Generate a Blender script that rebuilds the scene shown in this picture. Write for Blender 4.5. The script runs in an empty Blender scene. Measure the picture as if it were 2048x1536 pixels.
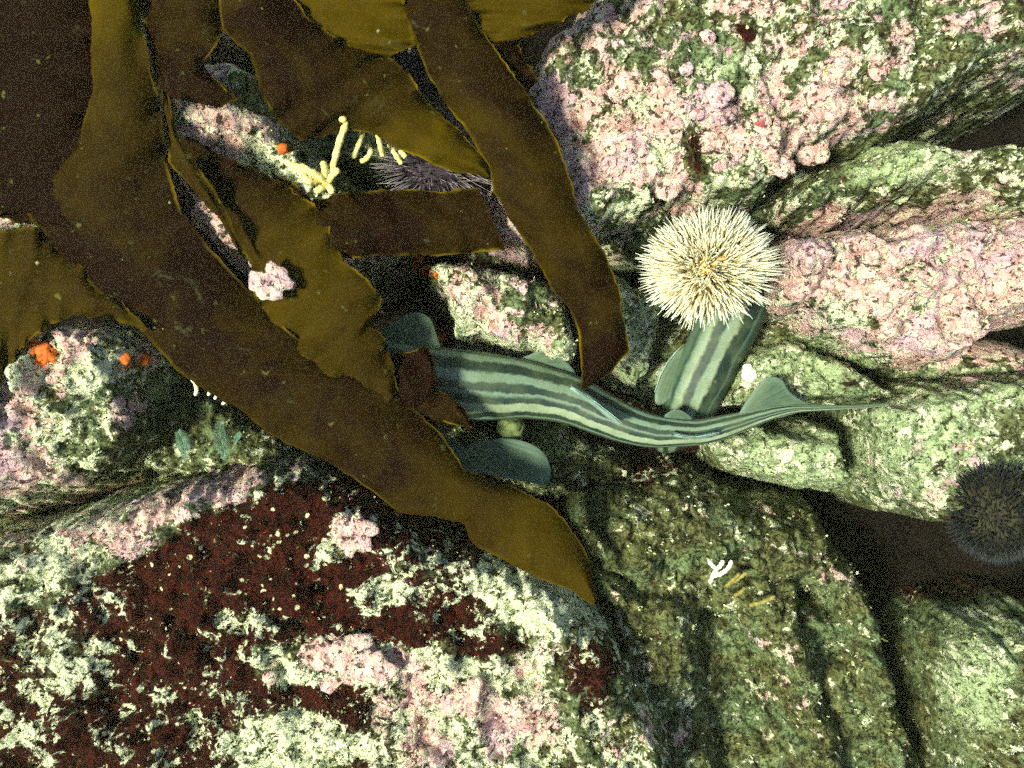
import bpy, math, random
import numpy as np
from mathutils import Vector, noise as mnoise
random.seed(7); rng = np.random.default_rng(7)
R = math.radians
sc = bpy.context.scene
col = sc.collection

# ------------------------------------------------------------------ camera, sky, sun, exposure
cam_d = bpy.data.cameras.new("camera"); cam = bpy.data.objects.new("camera", cam_d); col.objects.link(cam)
cam.location = (0, 0, 1.0); cam.rotation_euler = (0, 0, 0)
cam_d.sensor_width = 36; cam_d.lens = 30; cam_d.clip_start = 0.01; cam_d.clip_end = 50
cam_d.dof.use_dof = True; cam_d.dof.focus_distance = 0.97; cam_d.dof.aperture_fstop = 3.2
sc.camera = cam
SUN_AZ, SUN_EL = R(198), R(59)          # azimuth the light comes from (ccw from +x), elevation
w = bpy.data.worlds.new("World"); sc.world = w; w.use_nodes = True
nt = w.node_tree; bg = nt.nodes["Background"]
sky = nt.nodes.new("ShaderNodeTexSky"); sky.sky_type = 'NISHITA'; sky.sun_disc = False
sky.sun_elevation = SUN_EL; sky.sun_rotation = math.pi/2 - SUN_AZ
nt.links.new(sky.outputs[0], bg.inputs[0]); bg.inputs[1].default_value = 0.09
sd = bpy.data.lights.new("sun", 'SUN'); sd.energy = 5.0; sd.angle = R(11); sd.color = (0.99, 1.0, 0.8)
sun = bpy.data.objects.new("sun", sd); col.objects.link(sun)
dirv = Vector((-math.cos(SUN_EL)*math.cos(SUN_AZ), -math.cos(SUN_EL)*math.sin(SUN_AZ), -math.sin(SUN_EL)))
sun.rotation_euler = dirv.to_track_quat('-Z', 'Y').to_euler(); sun.location = (-2, 1, 3)
sc.view_settings.view_transform = 'Standard'; sc.view_settings.look = 'None'
sc.view_settings.exposure = 0.75; sc.view_settings.gamma = 1

# ------------------------------------------------------------------ helpers
def at(px, py, z=0.0):
    s = 0.6*(1-z)/1024
    return ((px-1024)*s, -(py-768)*s, z)
def topx(x, y, z):
    s = 0.6*(1-z)/1024
    return x/s+1024, 768-y/s

def tag(o, label=None, cat=None, group=None, kind=None):
    if label: o["label"] = label
    if cat: o["category"] = cat
    if group: o["group"] = group
    if kind: o["kind"] = kind
    return o
def empty(name, loc):
    o = bpy.data.objects.new(name, None); col.objects.link(o); o.location = loc; o.empty_display_size = .02
    return o
def mesh_obj(name, V, F, mat, parent=None, smooth=True, attrs=None):
    me = bpy.data.meshes.new(name)
    V = np.asarray(V, dtype=np.float32)
    if parent is not None:
        V = V - np.array(parent.matrix_basis.translation, dtype=np.float32)
    if isinstance(F, np.ndarray):
        me.vertices.add(len(V)); me.vertices.foreach_set("co", V.ravel())
        k = F.shape[1]
        me.loops.add(F.size); me.loops.foreach_set("vertex_index", F.astype(np.int32).ravel())
        me.polygons.add(len(F)); me.polygons.foreach_set("loop_start", np.arange(0, F.size, k, dtype=np.int32))
        me.update(calc_edges=True)
    else:
        me.from_pydata(V.tolist(), [], F)
    if smooth: me.polygons.foreach_set("use_smooth", np.ones(len(me.polygons), dtype=bool))
    if attrs:
        for k, a in attrs.items():
            a = np.asarray(a, dtype=np.float32)
            if a.ndim == 1:
                at_ = me.attributes.new(k, 'FLOAT', 'POINT'); at_.data.foreach_set("value", a)
            else:
                at_ = me.attributes.new(k, 'FLOAT_COLOR', 'POINT'); at_.data.foreach_set("color", a.ravel())
    me.materials.append(mat); me.update(); me.validate()
    o = bpy.data.objects.new(name, me); col.objects.link(o)
    if parent is not None: o.parent = parent
    return o

# numpy noises
_perm = rng.permutation(4096)
def _h(ix, iy, s=0):
    return _perm[(_perm[(_perm[(ix + 131*s) & 4095] + iy) & 4095] + s) & 4095]
def pnoise(x, y, s=0):
    ix = np.floor(x).astype(int); iy = np.floor(y).astype(int); fx = x-ix; fy = y-iy
    u = fx*fx*fx*(fx*(fx*6-15)+10); v = fy*fy*fy*(fy*(fy*6-15)+10)
    def g(a, b):
        an = _h(ix+a, iy+b, s)*(2*math.pi/4096)
        return np.cos(an)*(fx-a)+np.sin(an)*(fy-b)
    n0 = g(0, 0)*(1-u)+g(1, 0)*u; n1 = g(0, 1)*(1-u)+g(1, 1)*u
    return (n0*(1-v)+n1*v)*1.4
def fbm(x, y, f, o=4, s=0, r=.5):
    t = 0; a = 1; tot = 0
    for k in range(o):
        t = t+a*pnoise(x*f, y*f, s+k); tot += a; a *= r; f *= 2.03
    return t/tot
def domes(x, y, f, s=0):            # rounded nodules, 0..1
    x = x*f; y = y*f
    ix = np.floor(x).astype(int); iy = np.floor(y).astype(int); best = np.zeros_like(x)
    for a in (-1, 0, 1):
        for b in (-1, 0, 1):
            h = _h(ix+a, iy+b, s); h2 = _h(ix+a, iy+b, s+9); h3 = _h(ix+a, iy+b, s+17)
            cx = ix+a+h/4096; cy = iy+b+h2/4096; r = .35+.55*h3/4096
            d2 = ((x-cx)**2+(y-cy)**2)/(r*r)
            best = np.maximum(best, r*np.sqrt(np.clip(1-d2, 0, 1)))
    return best
def smooth01(t): t = np.clip(t, 0, 1); return t*t*(3-2*t)

# ------------------------------------------------------------------ materials
def newmat(name):
    m = bpy.data.materials.new(name); m.use_nodes = True; n = m.node_tree
    return m, n, n.nodes["Principled BSDF"]
class G:
    def __init__(s, n): s.n = n
    def node(s, t, **k):
        o = s.n.nodes.new(t)
        for a, v in k.items(): setattr(o, a, v)
        return o
    def set(s, sock, v):
        if hasattr(v, 'is_output'): s.n.links.new(v, sock)
        else: sock.default_value = v
    def math(s, op, a, b=None, clamp=False):
        o = s.node("ShaderNodeMath", operation=op); o.use_clamp = clamp
        s.set(o.inputs[0], a)
        if b is not None: s.set(o.inputs[1], b)
        return o.outputs[0]
    def noise(s, vec, scale, detail=4, rough=.5, dist=0, off=None):
        if off:
            m = s.node("ShaderNodeVectorMath", operation='ADD'); s.set(m.inputs[0], vec); m.inputs[1].default_value = (off, off*.7, off*1.3); vec = m.outputs[0]
        o = s.node("ShaderNodeTexNoise"); s.set(o.inputs["Vector"], vec)
        o.inputs["Scale"].default_value = scale; o.inputs["Detail"].default_value = detail
        o.inputs["Roughness"].default_value = rough; o.inputs["Distortion"].default_value = dist
        return o.outputs[0]
    def step(s, v, lo, hi):
        o = s.node("ShaderNodeMapRange", interpolation_type='SMOOTHSTEP')
        s.set(o.inputs[0], v); s.set(o.inputs[1], lo); s.set(o.inputs[2], hi)
        return o.outputs[0]
    def mix(s, f, a, b, mode='MIX'):
        o = s.node("ShaderNodeMix", data_type='RGBA', blend_type=mode)
        s.set(o.inputs[0], f); s.set(o.inputs[6], a); s.set(o.inputs[7], b)
        return o.outputs[2]
    def pos(s): return s.node("ShaderNodeNewGeometry").outputs["Position"]
    def attr(s, name): return s.node("ShaderNodeAttribute", attribute_name=name)
def c(r, g, b): return (r, g, b, 1)
def srgb(r, g, b):
    f = lambda v: ((v/255+.055)/1.055)**2.4 if v > 10 else v/255/12.92
    return (f(r), f(g), f(b), 1)

def reef_material():
    m, n, bs = newmat("reef_crust"); g = G(n); p = g.pos()
    a = g.attr("cover"); sep = g.node("ShaderNodeSeparateColor"); n.links.new(a.outputs["Color"], sep.inputs[0])
    pink, cream, red, org = sep.outputs[0], sep.outputs[1], sep.outputs[2], a.outputs["Alpha"]
    nA = g.noise(p, 26, 8, .62, .3); nB = g.noise(p, 95, 6, .65, .2, off=3.1); nC = g.noise(p, 330, 4, .6, 0, off=7.7); nD = g.noise(p, 38, 9, .66, .4, off=12.3)
    nE = g.noise(p, 14, 5, .6, .3, off=21.0)
    # olive turf
    t = g.math('ADD', g.math('MULTIPLY', nB, .6), g.math('MULTIPLY', nC, .4))
    base = g.mix(g.step(t, .38, .62), srgb(36, 34, 18), srgb(118, 122, 74))
    base = g.mix(g.step(nE, .42, .62), base, g.mix(g.step(t, .38, .6), srgb(44, 48, 28), srgb(120, 140, 96)))
    redc = g.mix(g.step(t, .38, .66), srgb(24, 5, 3), srgb(72, 20, 9))
    base = g.mix(g.step(g.math('ADD', red, g.math('MULTIPLY', g.math('SUBTRACT', nD, .5), 1.6)), .42, .58), base, redc)
    mint = g.attr("mint").outputs["Fac"]
    mm = g.step(g.math('ADD', mint, g.math('MULTIPLY', g.math('SUBTRACT', nA, .5), 1.2)), .35, .75)
    base = g.mix(mm, base, g.mix(g.step(t, .36, .6), srgb(94, 106, 68), srgb(178, 196, 144)))
    vs = g.node("ShaderNodeTexVoronoi"); n.links.new(p, vs.inputs["Vector"]); vs.inputs["Scale"].default_value = 115
    sx = g.node("ShaderNodeSeparateColor"); n.links.new(vs.outputs["Color"], sx.inputs[0])
    speck = g.math('MULTIPLY', g.step(vs.outputs["Distance"], g.math('MULTIPLY', sx.outputs[1], .42), g.math('MULTIPLY', sx.outputs[1], .3)), g.step(sx.outputs[0], .74, .76))
    base = g.mix(g.math('MULTIPLY', speck, g.step(red, .2, .5)), base, srgb(214, 214, 160))
    # cream encrusting patches
    cn = g.math('ADD', g.math('MULTIPLY', nD, .72), g.math('MULTIPLY', nB, .28))
    thr = g.math('SUBTRACT', .66, g.math('MULTIPLY', cream, .30))
    cm = g.step(cn, g.math('SUBTRACT', thr, .012), g.math('ADD', thr, .02))
    creamc = g.mix(g.step(nC, .36, .6), srgb(176, 184, 136), srgb(226, 230, 194))
    colr = g.mix(cm, base, creamc)
    # pink coralline crust
    pn = g.math('ADD', g.math('MULTIPLY', nA, .7), g.math('MULTIPLY', nB, .3))
    thp = g.math('SUBTRACT', .66, g.math('MULTIPLY', pink, .30))
    pm = g.step(pn, g.math('SUBTRACT', thp, .012), g.math('ADD', thp, .012))
    v = g.node("ShaderNodeTexVoronoi", feature='SMOOTH_F1'); n.links.new(p, v.inputs["Vector"]); v.inputs["Scale"].default_value = 75
    pc = g.mix(g.step(g.math('ADD', g.math('MULTIPLY', nC, .6), g.math('MULTIPLY', v.outputs["Distance"], .5)), .3, .66), srgb(228, 196, 186), srgb(198, 152, 142))
    pc = g.mix(g.step(nB, .5, .6), pc, srgb(216, 210, 176))
    pc = g.mix(g.step(nE, .5, .62), pc, g.mix(.6, pc, srgb(196, 164, 176)))
    colr = g.mix(pm, colr, pc)
    # orange sponge film
    tho = g.math('SUBTRACT', .74, g.math('MULTIPLY', org, .34))
    om = g.step(cn, tho, g.math('ADD', tho, .015))
    colr = g.mix(om, colr, srgb(205, 96, 24))
    # dark bored pits and worn gaps
    pit = g.step(g.noise(p, 150, 5, .7, .5, off=31), .44, .38)
    colr = g.mix(g.math('MULTIPLY', pit, .9), colr, srgb(40, 24, 18))
    pit2 = g.step(g.noise(p, 34, 6, .7, .6, off=41), .40, .355)
    colr = g.mix(g.math('MULTIPLY', pit2, .92), colr, srgb(34, 16, 12))
    colr = g.mix(g.attr("deep_shade").outputs["Fac"], colr, g.mix(t, srgb(11, 6, 6), srgb(24, 14, 12)))  # deep seabed turns near black, cleft darkness put into the colour
    colr = g.mix(1.0, colr, g.mix(g.noise(p, 700, 3, .6, 0, off=5), c(.5, .5, .5), c(1.5, 1.5, 1.5)), 'MULTIPLY')
    n.links.new(colr, bs.inputs["Base Color"]); bs.inputs["Roughness"].default_value = .8
    bs.inputs["Specular IOR Level"].default_value = .1
    hgt = g.math('ADD', g.math('MULTIPLY', cm, .55), g.math('MULTIPLY', pm, .5))
    hgt = g.math('ADD', hgt, g.math('MULTIPLY', nC, 1.1)); hgt = g.math('ADD', hgt, g.math('MULTIPLY', nB, 1.6))
    hgt = g.math('SUBTRACT', hgt, g.math('MULTIPLY', pit, .8)); hgt = g.math('SUBTRACT', hgt, g.math('MULTIPLY', v.outputs["Distance"], 1.0))
    b = g.node("ShaderNodeBump"); b.inputs["Strength"].default_value = .8; b.inputs["Distance"].default_value = .0038
    n.links.new(hgt, b.inputs["Height"]); n.links.new(b.outputs[0], bs.inputs["Normal"])
    return m
REEF = reef_material()

def kelp_material(name, dark, light, edge):
    m, n, bs = newmat(name); g = G(n); p = g.pos()
    tone = g.attr("tone").outputs["Fac"]; ed = g.attr("edge").outputs["Fac"]
    nn = g.noise(p, 7, 6, .62, .8); n2 = g.noise(p, 28, 6, .7, .6, off=4)
    t = g.math('ADD', tone, g.math('MULTIPLY', g.math('SUBTRACT', nn, .5), 1.3)); t = g.math('ADD', t, g.math('MULTIPLY', g.math('SUBTRACT', n2, .5), .5), True)
    colr = g.mix(t, dark, light)
    colr = g.mix(ed, colr, edge)  # yellow band along the margin paints the glow of light at the edge
    colr = g.mix(1.0, colr, g.mix(g.noise(p, 650, 2, .7, 0, off=2), c(.35, .35, .35), c(1.65, 1.65, 1.65)), 'MULTIPLY')
    spk = g.step(g.noise(p, 75, 3, .55, 0, off=9), .68, .75)
    colr = g.mix(g.math('MULTIPLY', spk, .45), colr, srgb(120, 122, 60))
    sc_ = g.step(g.noise(p, 17, 6, .75, 1.2, off=19), .62, .70)
    colr = g.mix(g.math('MULTIPLY', sc_, .3), colr, srgb(96, 96, 62))
    n.links.new(colr, bs.inputs["Base Color"]); bs.inputs["Roughness"].default_value = .7
    bs.inputs["Specular IOR Level"].default_value = .04
    tr = g.node("ShaderNodeBsdfTranslucent"); n.links.new(colr, tr.inputs[0])
    mx = g.node("ShaderNodeMixShader"); mx.inputs[0].default_value = .3
    n.links.new(bs.outputs[0], mx.inputs[1]); n.links.new(tr.outputs[0], mx.inputs[2])
    n.links.new(mx.outputs[0], n.nodes["Material Output"].inputs[0])
    b = g.node("ShaderNodeBump"); b.inputs["Strength"].default_value = .6; b.inputs["Distance"].default_value = .006
    n.links.new(g.noise(p, 26, 7, .68), b.inputs["Height"]); n.links.new(b.outputs[0], bs.inputs["Normal"])
    return m
KELP = kelp_material("kelp", srgb(26, 10, 4), srgb(82, 66, 0), srgb(134, 112, 6))

def shark_material(name, stops):
    m, n, bs = newmat(name); g = G(n); p = g.pos()
    la = g.attr("lat").outputs["Fac"]
    la = g.math('ADD', la, g.math('MULTIPLY', g.math('SUBTRACT', g.noise(p, 26, 5, .65), .5), .075))
    la = g.math('ADD', la, g.math('MULTIPLY', g.math('SUBTRACT', g.noise(p, 300, 2, .6), .5), .016))
    r = g.node("ShaderNodeValToRGB"); n.links.new(la, r.inputs[0]); cr = r.color_ramp
    while len(cr.elements) > 1: cr.elements.remove(cr.elements[0])
    cr.elements[0].position = stops[0][0]; cr.elements[0].color = stops[0][1]
    for q, cc in stops[1:]:
        e = cr.elements.new(q); e.color = cc
    colr = g.mix(g.step(g.noise(p, 45, 4, .6, off=3), .35, .7), r.outputs[0], g.mix(.42, r.outputs[0], srgb(84, 96, 62)))
    colr = g.mix(1.0, colr, g.mix(g.noise(p, 620, 2, .7, 0, off=2), c(.45, .45, .45), c(1.55, 1.55, 1.55)), 'MULTIPLY')
    n.links.new(colr, bs.inputs["Base Color"]); bs.inputs["Roughness"].default_value = .55
    bs.inputs["Specular IOR Level"].default_value = .3
    b = g.node("ShaderNodeBump"); b.inputs["Strength"].default_value = .25; b.inputs["Distance"].default_value = .001
    n.links.new(g.noise(p, 500, 2, .6), b.inputs["Height"]); n.links.new(b.outputs[0], bs.inputs["Normal"])
    return m

def plain(name, c1, c2, scale=80, rough=.6, bump=.002, attr=None, trans=0):
    m, n, bs = newmat(name); g = G(n); p = g.pos()
    t = g.step(g.noise(p, scale, 5, .65, .2), .36, .64)
    colr = g.mix(t, c1, c2)
    if attr: colr = g.attr(attr).outputs["Color"]; colr = g.mix(g.math('MULTIPLY', t, .5), colr, g.mix(1.0, colr, c(.4, .4, .35), 'MULTIPLY'))
    colr = g.mix(1.0, colr, g.mix(g.noise(p, 700, 2, .7), c(.6, .6, .6), c(1.4, 1.4, 1.4)), 'MULTIPLY')
    n.links.new(colr, bs.inputs["Base Color"]); bs.inputs["Roughness"].default_value = rough
    bs.inputs["Specular IOR Level"].default_value = .25
    b = g.node("ShaderNodeBump"); b.inputs["Strength"].default_value = .7; b.inputs["Distance"].default_value = bump
    n.links.new(g.noise(p, scale*2, 4, .6), b.inputs["Height"]); n.links.new(b.outputs[0], bs.inputs["Normal"])
    return m

# ------------------------------------------------------------------ reef colour map (what grows where, plus painted cleft shade)
# blobs: px, py, rx, ry, angle, (pink, cream, red, orange)
BL = [
 # upper right wall
 (1150,250,110,230,12,(.75,.35,0,0)),(1330,230,200,170,0,(.75,.6,0,0)),(1600,180,230,110,-35,(.85,.45,0,0)),
 (1420,130,90,60,0,(.2,.4,0,0)),(1250,90,160,40,-20,(.2,.35,.0,0)),(1560,110,60,70,-30,(.15,.45,0,0)),(1700,60,120,50,-30,(.15,.45,.2,0)),(1900,150,90,70,-30,(.15,.45,.1,0)),(1260,420,60,40,0,(.1,.5,.1,0)),(1180,170,40,50,0,(.1,.5,.1,0)),(1480,70,18,14,0,(0,0,1,0)),(1480,70,18,14,0,(0,0,1,0)),(1300,330,130,90,0,(.7,.75,0,0)),(1150,60,120,90,0,(.55,.2,.0,0)),
 (1330,60,110,60,0,(.35,.25,.25,0)),(1850,120,170,100,-30,(.45,.35,.1,.25)),(1780,60,60,30,-30,(.2,.4,0,.75)),
 (1480,330,60,40,0,(.3,.6,0,0)),(1370,300,24,20,0,(0,0,1,.2)),(1400,315,20,22,0,(0,0,1,.2)),
 # trough and second wall
 (1650,360,190,50,-15,(.05,.35,.0,0)),(1650,350,70,45,0,(.0,.35,.6,0)),(1850,300,90,60,0,(.2,.5,0,0)),
 (1680,520,160,90,-5,(.92,.5,0,0)),(1880,520,140,110,0,(.8,.6,0,0)),(1960,640,90,90,0,(.95,.55,0,0)),(1840,700,120,40,15,(.95,.5,0,0)),
 (1850,580,120,50,20,(.35,.85,0,0)),(1650,630,90,25,5,(.45,.7,0,0)),(1600,640,20,12,0,(.8,.3,.2,0)),
 # greens around second shark, low rocks
 (1290,620,70,90,0,(.08,.45,0,0)),(1280,750,60,50,0,(.25,.5,0,0)),(1180,440,80,50,0,(.4,.7,0,0)),
 (1240,480,60,35,0,(.3,.45,.1,0)),(1600,720,130,60,0,(.1,.45,0,0)),(1590,745,26,22,0,(0,.35,.95,0)),(1690,745,28,22,0,(0,.4,.9,0)),
 (1700,800,50,14,10,(.2,.3,0,.5)),(1470,800,60,60,0,(.1,.5,0,0)),
 (1600,920,150,80,0,(.1,.45,0,0)),(1850,880,110,110,0,(.3,.42,0,0)),(1870,900,60,50,0,(.45,.45,0,0)),(1900,780,140,60,0,(.15,.4,0,0)),
 (1840,1000,50,50,0,(.5,.5,.1,0)),
 # centre rock
 (930,590,60,70,20,(.75,.7,0,0)),(985,640,50,50,0,(.6,.8,0,0)),(1050,620,60,60,0,(.35,.2,.25,0)),(840,530,22,30,-35,(.2,.4,0,.95)),
 (1000,700,160,28,5,(.2,.9,0,0)),(1110,680,40,30,0,(.7,.5,0,0)),(880,650,60,60,0,(.15,.6,0,0)),(1000,440,30,60,0,(.9,.3,0,0)),(1010,400,30,60,0,(.85,.3,0,0)),
 # dark floor centre
 (1150,900,130,50,0,(0,.35,.2,0)),(1130,860,70,25,0,(.0,.6,0,0)),(1290,930,60,40,0,(0,.4,.8,0)),(1390,950,60,50,0,(.1,.45,.6,0)),
 # lower right
 (1520,1010,90,60,0,(.45,.45,0,0)),(1580,1030,26,30,0,(0,.4,.8,0)),(1550,1150,200,110,0,(.12,.28,.1,0)),(1300,1100,120,110,0,(.1,.3,.25,0)),
 (1400,1130,90,60,0,(.0,.2,.3,0)),(1700,1150,90,50,0,(.5,.45,0,0)),(1580,1330,70,80,0,(.45,.25,.1,0)),(1750,1330,120,120,0,(.08,.25,.1,0)),
 (1380,1300,80,100,0,(.1,.35,.3,0)),(1960,1320,90,130,0,(.08,.45,0,0)),(1300,1450,80,90,0,(.4,.5,0,0)),(1480,1500,90,60,0,(.3,.3,.2,0)),(1800,1480,150,60,0,(.05,.3,.1,0)),
 # lower left boulder, plus three dark red blobs painting shade in the right cleft
 (560,1150,300,150,-8,(.0,.12,1,0)),(600,1100,250,100,-8,(.0,.12,1,0)),(750,1220,200,80,-8,(.0,.2,1,0)),(1930,1130,150,50,0,(0,0,1,0)),(1930,1150,150,50,0,(0,0,1,0)),(1860,1100,80,50,0,(0,0,1,0)),(350,1200,160,90,-8,(.0,.22,1,0)),(350,1400,160,90,-8,(.0,.35,.9,0)),(800,1490,100,60,0,(.1,.4,.9,0)),(400,1000,190,40,-18,(1,.5,0,0)),(400,1000,190,36,-18,(1,.5,0,0)),(500,950,90,26,-12,(.95,.6,0,0)),(180,1090,160,50,-25,(.5,.85,0,0)),(250,1080,130,36,-25,(.6,.7,0,0)),
 (700,1060,36,60,0,(1,.3,.6,0)),(760,1180,56,30,-25,(.0,1,.4,0)),(670,1110,26,22,0,(.3,1,.6,0)),(880,1140,90,40,10,(.0,.7,.5,0)),(700,1320,130,40,8,(.9,.8,.3,0)),(540,1330,50,26,0,(.3,.95,.3,0)),(480,1250,40,20,0,(0,.8,.6,0)),(1080,1200,110,40,20,(.1,.95,.2,0)),(580,1480,100,40,0,(.1,.95,.3,0)),(820,1430,60,90,0,(.8,.8,.3,0)),(700,1060,36,60,0,(1,.3,.6,0)),(760,1180,56,30,-25,(.0,1,.4,0)),(670,1110,26,22,0,(.3,1,.6,0)),(880,1140,90,40,10,(.0,.7,.5,0)),(700,1320,130,40,8,(.9,.8,.3,0)),(540,1330,50,26,0,(.3,.95,.3,0)),(480,1250,40,20,0,(0,.8,.6,0)),(1080,1200,110,40,20,(.1,.95,.2,0)),(580,1480,100,40,0,(.1,.95,.3,0)),(820,1430,60,90,0,(.8,.8,.3,0)),(600,1180,230,70,0,(0,.1,1,0)),(640,1010,120,40,-10,(0,.15,1,0)),(860,1240,90,40,0,(0,.15,1,0)),(400,1350,90,60,0,(0,.2,1,0)),(900,1100,70,40,20,(0,.3,.9,0)),(680,1400,110,26,0,(0,.15,1,0)),(300,1470,140,40,0,(0,.25,1,0)),(1180,1330,40,60,0,(0,.2,.8,0)),(980,1290,60,24,0,(0,.15,.9,0)),(600,1180,230,70,0,(0,.1,1,0)),(640,1010,120,40,-10,(0,.15,1,0)),(860,1240,90,40,0,(0,.15,1,0)),(400,1350,90,60,0,(0,.2,1,0)),(900,1100,70,40,20,(0,.3,.9,0)),(680,1400,110,26,0,(0,.15,1,0)),(300,1470,140,40,0,(0,.25,1,0)),(1180,1330,40,60,0,(0,.2,.8,0)),(980,1290,60,24,0,(0,.15,.9,0)),(880,1130,130,70,10,(.0,.5,.5,0)),(620,985,110,30,-5,(.0,.35,.9,0)),(740,1040,60,40,0,(.3,.4,.7,0)),
 (760,1180,60,36,-25,(.0,.85,.4,0)),(670,1110,30,26,0,(.3,.9,.6,0)),(1020,1170,140,60,15,(.05,.75,.3,0)),(900,1230,160,50,15,(.1,.8,.3,0)),
 (700,1320,140,46,8,(.75,.75,.3,0)),(560,1310,70,36,0,(.6,.7,.5,0)),(900,1330,120,50,0,(.35,.85,.2,0)),(1000,1410,110,110,15,(.8,.75,0,0)),
 (820,1430,80,100,0,(.6,.75,.4,0)),(480,1420,110,90,0,(.2,.6,.7,0)),(650,1420,110,50,0,(.0,.45,.9,0)),(150,1250,160,120,-20,(.1,.5,.6,0)),
 (130,1320,60,60,0,(.2,.75,.5,0)),(200,1420,200,110,0,(.05,.48,.75,0)),(70,1130,90,60,-20,(.2,.7,.2,0)),(1180,1330,90,100,0,(.3,.45,.4,0)),(1090,1150,60,30,25,(.2,.95,0,0)),
 (580,1480,120,60,0,(.2,.85,.5,0)),(950,1500,150,40,0,(.6,.7,.2,0)),
 # left rock
 (130,680,90,40,-15,(.7,.8,0,0)),(70,705,36,20,-20,(.3,.6,0,.95)),(240,670,50,36,0,(.55,.6,0,0)),(60,850,80,80,0,(.9,.8,0,0)),
 (180,770,80,50,0,(.1,.55,0,.1)),(150,760,36,30,0,(.7,.8,0,0)),(265,820,36,50,-15,(1,.2,0,0)),(255,720,22,10,0,(0,.6,0,.9)),(130,880,80,50,0,(.1,.5,.1,0)),
 (50,950,60,30,0,(.8,.8,0,0)),(330,930,90,40,0,(.1,.6,0,0)),(420,830,120,80,0,(0,.15,.2,0)),(330,830,60,70,0,(.05,.4,.1,0)),(60,1010,50,60,0,(.5,.7,0,0)),
 (600,940,60,24,20,(.2,.6,0,0)),(540,880,40,60,-30,(.0,.5,0,0)),
 # upper left rock seen between blades
 (450,130,40,36,0,(.55,.7,0,.3)),(500,190,20,60,-20,(.2,.4,.2,.75)),(400,230,80,30,20,(.8,.6,0,0)),(480,270,90,36,30,(.8,.8,0,0)),(400,440,60,120,-25,(.9,.8,0,0)),
 (565,300,20,14,0,(0,.3,0,1)),(545,570,40,40,0,(1,.6,0,0)),(600,330,80,50,30,(.1,.6,0,0)),(700,350,80,40,0,(0,.3,.3,0)),(560,340,60,30,30,(.1,.8,0,0)),
 (380,320,26,60,-25,(.7,.6,0,0)),
]
MINT = [(1290,620,80,120),(1280,760,70,60),(1600,730,170,70),(1600,920,170,90),(1850,880,150,130),(1930,780,170,60),(1480,850,80,60),(1150,880,110,40),(1960,1340,90,150),
 (1440,130,50,50),(1800,330,120,60),(1060,700,200,30),(870,640,60,60),(350,780,60,40),(250,1000,120,40),(1480,520,60,60),(1850,590,150,30)]
def mintf(X, Y, Z):
    px, py = topx(X, Y, Z); t = 0
    for bx, by, rx, ry in MINT: t = np.maximum(t, np.exp(-(((px-bx)/rx)**2+((py-by)/ry)**2)*.8))
    return t
def paint(X, Y, Z, base):
    px, py = topx(X, Y, Z)
    px = px+fbm(X, Y, 18, 3, 51)*45; py = py+fbm(X, Y, 18, 3, 61)*45
    acc = np.tile(np.array(base, float), (len(X), 1)); 
    W = np.full(len(X), .35); S = acc*W[:, None]
    for bx, by, rx, ry, an, v in BL:
        ca, sa = math.cos(R(-an)), math.sin(R(-an)); dx = px-bx; dy = py-by
        u = (dx*ca-dy*sa)/rx; q = (dx*sa+dy*ca)/ry
        # angle: positive turns the blob clockwise in the photo
        u = (dx*math.cos(R(an))+dy*math.sin(R(an)))/rx; q = (-dx*math.sin(R(an))+dy*math.cos(R(an)))/ry
        k = np.exp(-(u*u+q*q)*1.1)*1.5
        area = 1+60/math.sqrt(rx*ry)
        k = k*area
        W = W+k; S = S+k[:, None]*np.array(v)
    return S/W[:, None]

# ------------------------------------------------------------------ rocks
def chaikin(P, n=2):
    P = np.array(P, float)
    for _ in range(n):
        Q = np.roll(P, -1, 0); P = np.stack([P*.75+Q*.25, P*.25+Q*.75], 1).reshape(-1, 2)
    return P
def sdf(P, X, Y):
    A = P; B = np.roll(P, -1, 0); d = np.full(X.shape, 1e9); ins = np.zeros(X.shape, bool)
    for (ax, ay), (bx, by) in zip(A, B):
        ex, ey = bx-ax, by-ay; L = ex*ex+ey*ey+1e-12
        t = np.clip(((X-ax)*ex+(Y-ay)*ey)/L, 0, 1)
        d = np.minimum(d, (X-ax-t*ex)**2+(Y-ay-t*ey)**2)
        cond = ((ay > Y) != (by > Y)) & (X < (bx-ax)*(Y-ay)/(by-ay+1e-15)+ax)
        ins ^= cond
    d = np.sqrt(d); return np.where(ins, d, -d)
ROCKS = []
def height(z, X, Y, d, er, zb, tilt, bumps, seed, cx, cy):
    dd = d+fbm(X, Y, 22, 4, seed)*.016+fbm(X, Y, 90, 2, seed+5)*.003
    t = np.clip(dd/er, 0, 1)
    prof = (1-(1-t)**2.4)**.62
    top = z+tilt[0]*(X-cx)+tilt[1]*(Y-cy)+bumps*(fbm(X, Y, 9, 5, seed+11)*.045+fbm(X, Y, 34, 4, seed+13)*.02+domes(X+Y*.3, Y-X*.2, 24, seed+31)*.016)
    H = zb+(top-zb)*prof
    k = smooth01(dd/.02)
    H = H+k*(domes(X+fbm(X, Y, 40, 2, 3)*.004, Y, 55, seed+1)*.0075*bumps+domes(X, Y, 130, seed+2)*.0024+fbm(X, Y, 240, 3, seed+3)*.0015)
    return H, dd
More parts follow.
